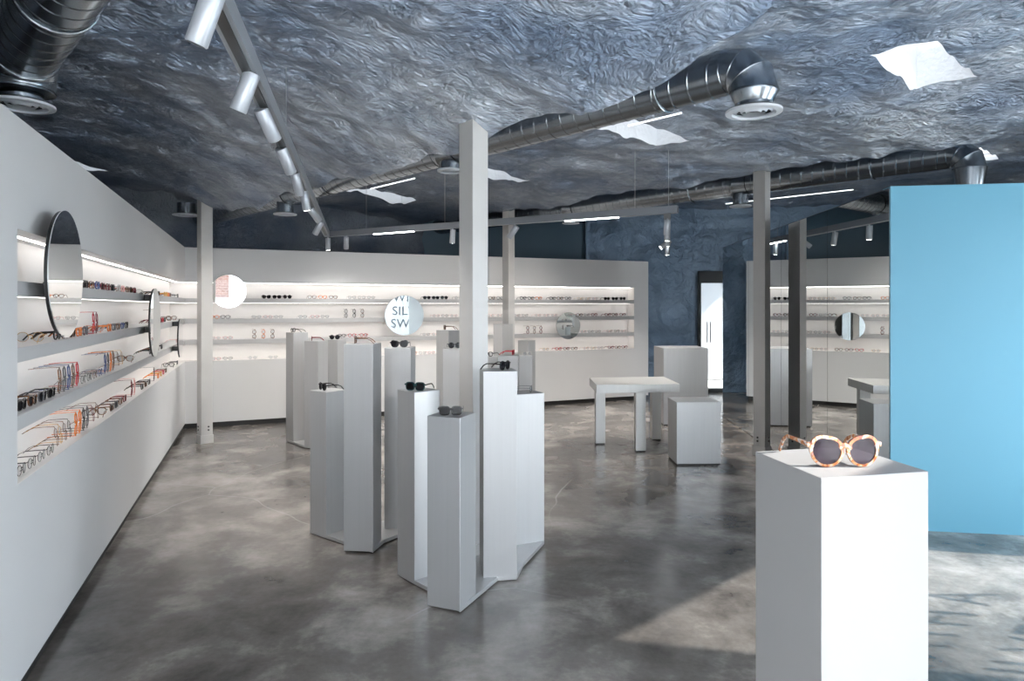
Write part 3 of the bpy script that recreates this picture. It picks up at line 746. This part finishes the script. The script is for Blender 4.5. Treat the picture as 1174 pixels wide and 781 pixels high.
def eyewear_meshes(shape,thin):
    W=.138; lw={'round':.047,'panto':.052}.get(shape,.050); lh={'round':.045,'square':.040,'way':.041,'cat':.040,'panto':.048}[shape]
    rim=.0018 if thin else (.0046 if shape=='panto' else .0052); dp=.0022 if thin else .0055
    cx=.034 if shape=='panto' else .0325
    fr=MB(); ls=[MB(),MB()]
    for si,sg in enumerate((-1,1)):
        o_=outline(shape,lw,lh); n=len(o_)
        inner=[(sg*(cx+x),y) for x,y in o_]
        outer=[]
        for i,(x,y) in enumerate(o_):
            x2,y2=o_[(i+1)%n]; x0,y0=o_[i-1]; tx,ty=x2-x0,y2-y0; l=math.hypot(tx,ty); nx,ny=ty/l,-tx/l
            e=rim*(1.25 if y>0 else 1.0); outer.append((sg*(cx+x+nx*e),y+ny*e))
        wrap=lambda x: .0000+ (abs(x)**2)*1.1
        vs=[]
        for ring,yo in ((inner,0),(outer,.0006),(outer,dp),(inner,dp)):
            vs+=[(x,yo+wrap(x),z) for x,z in ring]
        fs=[(k*n+i,k*n+(i+1)%n,((k+1)%4)*n+(i+1)%n,((k+1)%4)*n+i) for k in range(4) for i in range(n)]
        fr.raw(vs,fs)
        lv=[(x*1.0,dp*.45+wrap(x),z) for x,z in inner]+[(x,dp*.45+wrap(x)+.0012,z) for x,z in inner]
        ls[si].raw(lv,[tuple(range(n)),tuple(range(n,2*n))]+[(i,(i+1)%n,n+(i+1)%n,n+i) for i in range(n)])
    # bridge
    bz=lh*.12
    pts=[(x,dp*.5,bz+.004*(1-(x/.011)**2)) for x in np.linspace(-.011,.011,7)]
    fr.tube(pts,[rim*.75+.0006]*7,8)
    if not thin:
        pts=[(x,dp*.5,bz+.005+.003*(1-(x/.012)**2)) for x in np.linspace(-.012,.012,5)]; fr.tube(pts,.0024,8)
    for sg in (-1,1):   # end pieces and nose pads
        x0=sg*(cx+lw/2-.002); fr.bar((x0,dp*.5+.004,lh*.26),(sg*W/2,dp*.5+.006,lh*.27),.004 if not thin else .002,.008 if not thin else .003)
        fr.tube([(sg*.0085,dp,-.004),(sg*.0065,dp+.006,-.007)],.0014,6)
    tm=[]
    for sg in (-1,1):
        t=MB(); x=sg*W/2; z=lh*.27; hh=.0085 if not thin else .003; ww=.0032 if not thin else .002
        path=[(x,.005,z),(x,.05,z+.0005),(x*.98,.095,z-.001),(x*.96,.118,z-.012),(x*.94,.140,-lh/2-.002)]
        hs=[hh,hh*.85,hh*.75,hh*.85,hh*.8]
        vs=[]
        for i,(px,py,pz) in enumerate(path):
            a=path[max(i-1,0)]; c=path[min(i+1,4)]; d=Vector((0,c[1]-a[1],c[2]-a[2])).normalized(); u=Vector((0,-d.z,d.y))
            for sx,sz in ((-1,-1),(1,-1),(1,1),(-1,1)): vs.append(Vector((px+sx*ww/2,py,pz))+u*sz*hs[i]/2)
        fs=[(i*4+j,i*4+(j+1)%4,(i+1)*4+(j+1)%4,(i+1)*4+j) for i in range(4) for j in range(4)]+[(3,2,1,0),(16,17,18,19)]
        t.raw(vs,fs); tm.append(t)
    return fr,ls,tm
CACHE={}
def get_parts(shape,thin):
    key=(shape,thin)
    if key in CACHE: return CACHE[key]
    fr,ls,tm=eyewear_meshes(shape,thin)
    def mk(m,name,mats=1,smooth=True):
        o=m.build(name,[FM['black']]*mats,smooth=smooth); me=o.data; bpy.data.objects.remove(o); return me
    allv=np.array(fr.v+tm[0].v+tm[1].v)
    one=MB(); one.raw(fr.v,fr.f,0); one.raw(tm[0].v,tm[0].f,0); one.raw(tm[1].v,tm[1].f,0); one.raw(ls[0].v,ls[0].f,1); one.raw(ls[1].v,ls[1].f,1)
    CACHE[key]=dict(frame=mk(fr,'frame'),lens=[mk(l,'lens') for l in ls],temple=[mk(t,'temple') for t in tm],one=mk(one,'eyewear',2),v=allv)
    return CACHE[key]
def setmat(o,*ms):
    for i,m in enumerate(ms):
        o.material_slots[i].link='OBJECT'; o.material_slots[i].material=m
def eyewear(p,z,face,shape,color,sun,label,group,mode='open',full=True,thin=False,scale=1.0,lens=None,name=None):
    """p plan point under the front, face = horizontal direction the front looks at"""
    d=get_parts(shape,thin); f=Vector((face[0],face[1],0)).normalized()
    Rz=Matrix.Rotation(math.atan2(f.y,f.x)+PI/2,4,'Z')
    X=Matrix.Identity(4)
    if mode=='stand': X=Matrix.Rotation(PI/2,4,'Y')
    elif mode=='lean': X=Matrix.Rotation(math.radians(52),4,'Y')
    elif mode=='side': X=Matrix.Rotation(PI/2,4,'Z')
    R=Rz@X; Rn=np.array(R.to_3x3()); mz=(d['v']*scale@Rn.T)[:,2].min()
    nm=name or ('sunglasses' if sun else 'eyeglasses'); lm=lens or (LD if sun else LC)
    Mx=Matrix.Translation((p[0],p[1],z-mz))@R@Matrix.Scale(scale,4)
    if full:
        root=empty(nm); root.matrix_world=Mx
        parts=[('frame',d['frame'],FM[color]),('lens',d['lens'][0],lm),('lens',d['lens'][1],lm),('temple',d['temple'][0],FM[color]),('temple',d['temple'][1],FM[color])]
        for n_,me,mt in parts:
            o=bpy.data.objects.new(n_,me); COL.objects.link(o); o.parent=root; setmat(o,mt)
    else:
        root=bpy.data.objects.new(nm,d['one']); COL.objects.link(root); root.matrix_world=Mx; setmat(root,FM[color],lm)
    tag(root,label,'sunglasses' if sun else 'glasses',group); return root

ORD=['first','second','third','fourth','fifth','sixth','seventh','eighth','ninth','tenth','eleventh','twelfth','thirteenth','fourteenth','fifteenth','sixteenth','seventeenth','eighteenth','nineteenth','twentieth','twenty-first','twenty-second','twenty-third','twenty-fourth','twenty-fifth','twenty-sixth','twenty-seventh','twenty-eighth','twenty-ninth','thirtieth','thirty-first','thirty-second','thirty-third','thirty-fourth']
LV={1:(SH[2],'top shelf'),2:(SH[1],'middle shelf'),3:(SH[0],'lowest shelf'),4:(ZS+.001,'bottom ledge')}
# left wall: (w, mode, colour, shape, sun, thin)
LW={1:[(.86,'o','black','way',1,0),(1.02,'o','brown','way',1,0),(1.18,'o','black','square',1,0),(1.34,'o','brown','way',0,0),
     (1.50,'o','blue','round',0,0),(1.66,'o','dark red','way',1,0),(1.82,'o','dark red','square',0,0),(1.98,'o','black','way',1,0),
     (2.20,'o','clear','round',0,0),(2.36,'o','pink','way',0,0),(2.54,'o','brown','way',0,0),(2.70,'o','brown','way',1,0),(2.86,'o','dark red','way',0,0),
     (3.20,'r','black','way',0,1),(3.95,'o','black','way',0,0),(4.12,'o','brown','round',1,0),(4.30,'o','black','way',1,0),
     (4.75,'o','yellow','way',0,0),(4.92,'o','yellow','round',0,0),(5.09,'o','orange','way',0,0),(5.26,'o','brown','way',0,0),(5.68,'r','black','way',0,1),(6.0,'o','black','way',0,0)],
 2:[(.30,'r','gold','round',0,1),(.58,'o','black','round',0,0),(.73,'o','brown','way',0,0),(.88,'o','brown','way',1,0),(1.03,'o','orange','way',0,0),(1.18,'o','grey','round',0,0),
    (1.38,'s','red','round',0,0),(1.47,'s','dark red','way',0,0),(1.62,'r','orange','way',0,1),(1.86,'o','orange','way',0,0),(2.02,'o','grey','way',0,0),(2.18,'o','brown','way',0,0),(2.34,'o','blue','way',0,0),(2.50,'o','black','way',0,0),
    (4.02,'o','dark red','way',0,0),(4.24,'s','brown','round',0,0),(4.44,'o','dark red','way',0,0),(4.60,'o','red','way',0,0),(4.76,'o','black','way',0,0),(5.30,'r','brown','way',0,0),(5.80,'r','brown','way',0,0)],
 3:[(.03,'o','black','way',1,0),(.18,'o','brown','cat',1,0),(.33,'o','grey','way',1,0),(.48,'o','black','square',1,0),
    (.62,'s','brown','square',0,0),(.71,'s','grey','square',0,0),(.80,'s','blue','square',0,0),(.89,'s','brown','way',0,0),(.98,'s','red','square',0,0),
    (1.12,'o','grey','round',0,1),(1.27,'o','black','round',0,1),(1.42,'o','brown','round',0,1),(1.57,'o','blue','round',0,1),
    (1.72,'s','blue','way',0,0),(1.81,'s','grey','way',0,0),(1.90,'s','orange','way',0,0),(1.99,'s','brown','way',0,0),
    (2.16,'l','brown','way',0,1),(2.30,'l','gold','way',0,1),(2.75,'r','brown','way',0,0),
    (3.72,'o','black','way',0,0),(3.98,'o','brown','way',1,0),(4.24,'o','black','way',1,0),(4.50,'o','black','way',0,0),(5.85,'o','pink','round',0,1)],
 4:[(.02,'o','black','round',0,1),(.165,'o','black','round',0,1),(.31,'o','grey','round',0,1),(.455,'o','black','round',0,1),
    (.56,'l','brown','round',0,1),(.63,'l','gold','round',0,1),(.72,'l','brown','round',0,1),(.81,'l','black','round',0,1),
    (.95,'s','orange','way',0,0),(1.04,'s','orange','square',0,0),(1.13,'s','black','way',0,0),(1.22,'s','grey','way',0,0),
    (1.36,'l','dark red','way',0,1),(1.48,'l','brown','way',0,1),(1.70,'r','brown','way',0,0),(1.95,'o','brown','way',1,0),(2.11,'o','grey','way',1,0),(2.27,'o','brown','way',0,0),(2.43,'o','dark red','way',0,0),
    (2.72,'s','dark red','way',0,0),(2.85,'s','pink','way',0,0),(3.25,'o','black','way',0,0),(3.45,'o','brown','way',1,0),(3.65,'o','black','way',0,0),
    (3.95,'s','grey','way',0,0),(4.25,'o','orange','way',0,0),(4.45,'o','yellow','way',0,0),(4.65,'o','red','way',0,0),(4.85,'o','brown','way',0,0),(5.55,'r','black','way',0,0),(5.95,'o','grey','way',0,0)]}
MODE={'o':'open','s':'stand','l':'lean','r':'side'}
HOW={'o':'','s':'upended ','l':'leaning ','r':'sideways '}
for lv,items in LW.items():
    z,nm=LV[lv]
    for i,(w,md_,c,sh,sun,thin) in enumerate(items):
        dep=.035 if md_!='r' else .10
        if md_=='r': w_=w+.07
        else: w_=w
        p=PL(w_,dep)
        lb='%s%s %s on the left wall\'s %s, %s from its near end'%(HOW[md_],c,('sunglasses' if sun else 'eyeglasses'),nm,ORD[i])
        eyewear(p,z,NiL,sh,c,sun,lb,'eyewear on the left wall\'s '+nm,MODE[md_],full=(w<3.4),thin=bool(thin),scale=.98)
def T(ss_,cs,**k): return [(s,c,k) for s,c in zip(ss_,cs)]
RW={1:T([1.03,1.17,1.31],['black']*3,sun=1)+T([1.65,1.80,1.95],['brown','orange','brown'])+T([2.22,2.36,2.50],['brown']*3,thin=1)+T([3.36,3.5,3.64],['black']*3,sun=1)
     +T([3.87,4.05],['grey','brown'],thin=1)+T([4.44,4.58],['brown','grey'])+T([4.99,5.13,5.27],['black','black','orange'])+T([5.53,5.67,5.82],['black','brown','grey'])
     +T([6.06,6.20,6.34],['yellow','yellow','pink'],thin=1)+T([6.58,6.74,6.90],['black']*3,sun=1),
 2:T([.36,.50],['orange','grey'])+T([.90,1.05,1.19],['grey','red','grey'],thin=1)+T([1.52,1.69,1.83],['black','red','grey'],thin=1)+T([2.13,2.25,2.37],['black','black','brown'],mode='stand')
     +T([3.51,3.65,3.80],['pink','dark red','pink'],thin=1)+T([4.42,4.58],['pink','pink'],thin=1)+T([4.88,5.02],['dark red','brown'],thin=1)+T([5.26,5.41,5.56],['pink']*3,thin=1)
     +T([6.04,6.18,6.33],['brown','clear','dark red'])+T([6.60,6.74,6.90],['dark red','brown','dark red']),
 3:T([.38,.53],['pink','red'],thin=1)+T([.87,.99,1.11],['brown','orange','brown'],mode='stand')+T([2.07,2.22,2.39],['black','red','red'],sun=0)+T([3.35,3.5],['dark red','pink'],thin=1)
     +T([3.90],['red'],thin=1)+T([5.07,5.19,5.31],['dark red','brown','dark red'],mode='stand')+T([6.12,6.26,6.40],['pink','grey','brown'],thin=1)+T([6.63,6.78,6.92],['pink','brown','pink'],thin=1),
 4:T([.38,.53],['red','grey'],thin=1)+T([.85,1.12],['clear','clear'],thin=1)+T([3.15,3.29,3.43],['orange','brown','red'],thin=1)+T([5.40],['yellow'],thin=1)
     +T([5.64,5.79,5.94],['red','dark red','brown'])+T([6.17,6.31,6.45],['pink','yellow','dark red'],thin=1)+T([6.66,6.80,6.94],['dark red','brown','dark red'])}
for lv,items in RW.items():
    z,nm=LV[lv]
    for i,(s,c,k) in enumerate(items):
        sun=k.get('sun',0); md_=k.get('mode','open')
        lb='small %s%s %s on the rear wall\'s %s, %s from its left end'%('upended ' if md_=='stand' else '',c,'sunglasses' if sun else 'eyeglasses',nm,ORD[i])
        eyewear(PR(s,.045),z,NiR,random.choice(['way','way','cat','round']),c,sun,lb,'eyewear on the rear wall\'s '+nm,md_,full=False,thin=bool(k.get('thin',0)),scale=.95)
# on the plinths
def onp(name,face,shape,c,sun,label,off=(0,0),thin=False,scale=1.0,lens=None,mode='open'):
    q,h,_=PED[name]; cx=sum(p.x for p in q)/4; cy=sum(p.y for p in q)/4
    f=Vector((face[0],face[1])).normalized()
    eyewear((cx+f.x*.055+off[0],cy+f.y*.055+off[1]),h+.001,face,shape,c,sun,label,'eyewear on the aluminium plinths',mode,True,thin,scale,lens)
onp('P1',(.05,-1),'square','black',1,'square black sunglasses on the frontmost aluminium plinth',(-.005,.0))
onp('P2',(-.30,-1),'square','teal',1,'dark teal square sunglasses on the plinth left of the front post')
onp('P3',(1,-.55),'round','black',1,'round black sunglasses facing right on the tall plinth right of the post')
onp('P4',(1,-.15),'way','grey',0,'thin metal eyeglasses on the rightmost plinth of the front cluster',thin=True)
onp('P7',(-1,-.12),'square','brown',0,'dark eyeglasses in profile on the tallest plinth of the left cluster',scale=.95)
onp('P8',(-.75,-.6),'round','black',1,'round black sunglasses on the short plinth of the left cluster')
onp('P9',(.05,-1),'cat','black',1,'black sunglasses facing front on the right plinth of the left cluster')
onp('P10',(-1,.1),'way','black',0,'black eyeglasses in profile on the leftmost far plinth')
onp('P11',(-1,-.3),'way','dark red',1,'dark red sunglasses on a far plinth behind the left cluster')
onp('P12',(.1,-1),'round','black',1,'pair of round dark sunglasses on the farthest left-cluster plinth')
onp('P5',(.15,-1),'round','black',1,'round black sunglasses partly hidden by the front post')
onp('P6',(-1,-.3),'round','brown',1,'brown round sunglasses in profile left of the front post')
onp('P16',(1,-.2),'round','red',1,'red sunglasses in profile on a plinth right of the front post')
onp('P15',(.6,-1),'way','clear',0,'pale clear eyeglasses on the far plinth behind the red sunglasses')
onp('P17',(-.6,-1),'way','black',0,'black eyeglasses just peeking out behind the front post')
# foreground pair
ffx=Vector((-.22,-1))
eyewear((.578,1.155),1.371,(.03,-1),'panto','marbled',1,'marbled orange and white round sunglasses on the white plinth',None,'open',True,False,.925,LG)

# ------------------------------------------------------------------ light
w=bpy.data.worlds.new('world'); S.world=w; w.use_nodes=True
bg=w.node_tree.nodes['Background']; bg.inputs[0].default_value=(.86,.93,1,1); bg.inputs[1].default_value=6.5
sun=bpy.data.lights.new('sun','SUN'); sun.energy=6.5; sun.angle=math.radians(.6); sun.color=(1,.96,.9)
so=bpy.data.objects.new('sun',sun); COL.objects.link(so)
sd=Vector((-.98,.2,-.70)); so.rotation_euler=sd.to_track_quat('-Z','Y').to_euler()
def portal(p,q,z0,z1,nrm):
    l=bpy.data.lights.new('window_portal','AREA'); l.shape='RECTANGLE'; l.size=(q-p).length; l.size_y=z1-z0; l.cycles.is_portal=True
    o=bpy.data.objects.new('window_portal',l); COL.objects.link(o); c=(p+q)/2; o.location=(c.x,c.y,(z0+z1)/2)
    o.rotation_euler=Vector((nrm.x,nrm.y,0)).to_track_quat('-Z','Y').to_euler()
portal(JP(-7.5,.12),JP(-3.1,.12),0,HZ,-DN); portal(JP(-1.9,.12),JP(-.8,.12),0,HZ,-DN); portal(JP(-.45,.12),JP(2.18,.12),0,HZ,-DN); portal(JP(2.9,.12),JP(4.6,.12),0,HZ,-DN)
portal(Pd(ud0,.2),Pd(ud1,.2),0,2.1,-V2(-dd.y,dd.x))

S.view_settings.view_transform='Standard'; S.view_settings.look='None'; S.view_settings.gamma=1; S.view_settings.exposure=1.2
S.view_settings.use_curve_mapping=False
cy=S.cycles if hasattr(S,'cycles') else None
try:
    S.cycles.use_denoising=True; S.cycles.max_bounces=10; S.cycles.diffuse_bounces=5; S.cycles.glossy_bounces=5; S.cycles.transparent_max_bounces=16
    S.cycles.sample_clamp_indirect=6; S.cycles.caustics_reflective=False; S.cycles.caustics_refractive=False
except Exception: pass
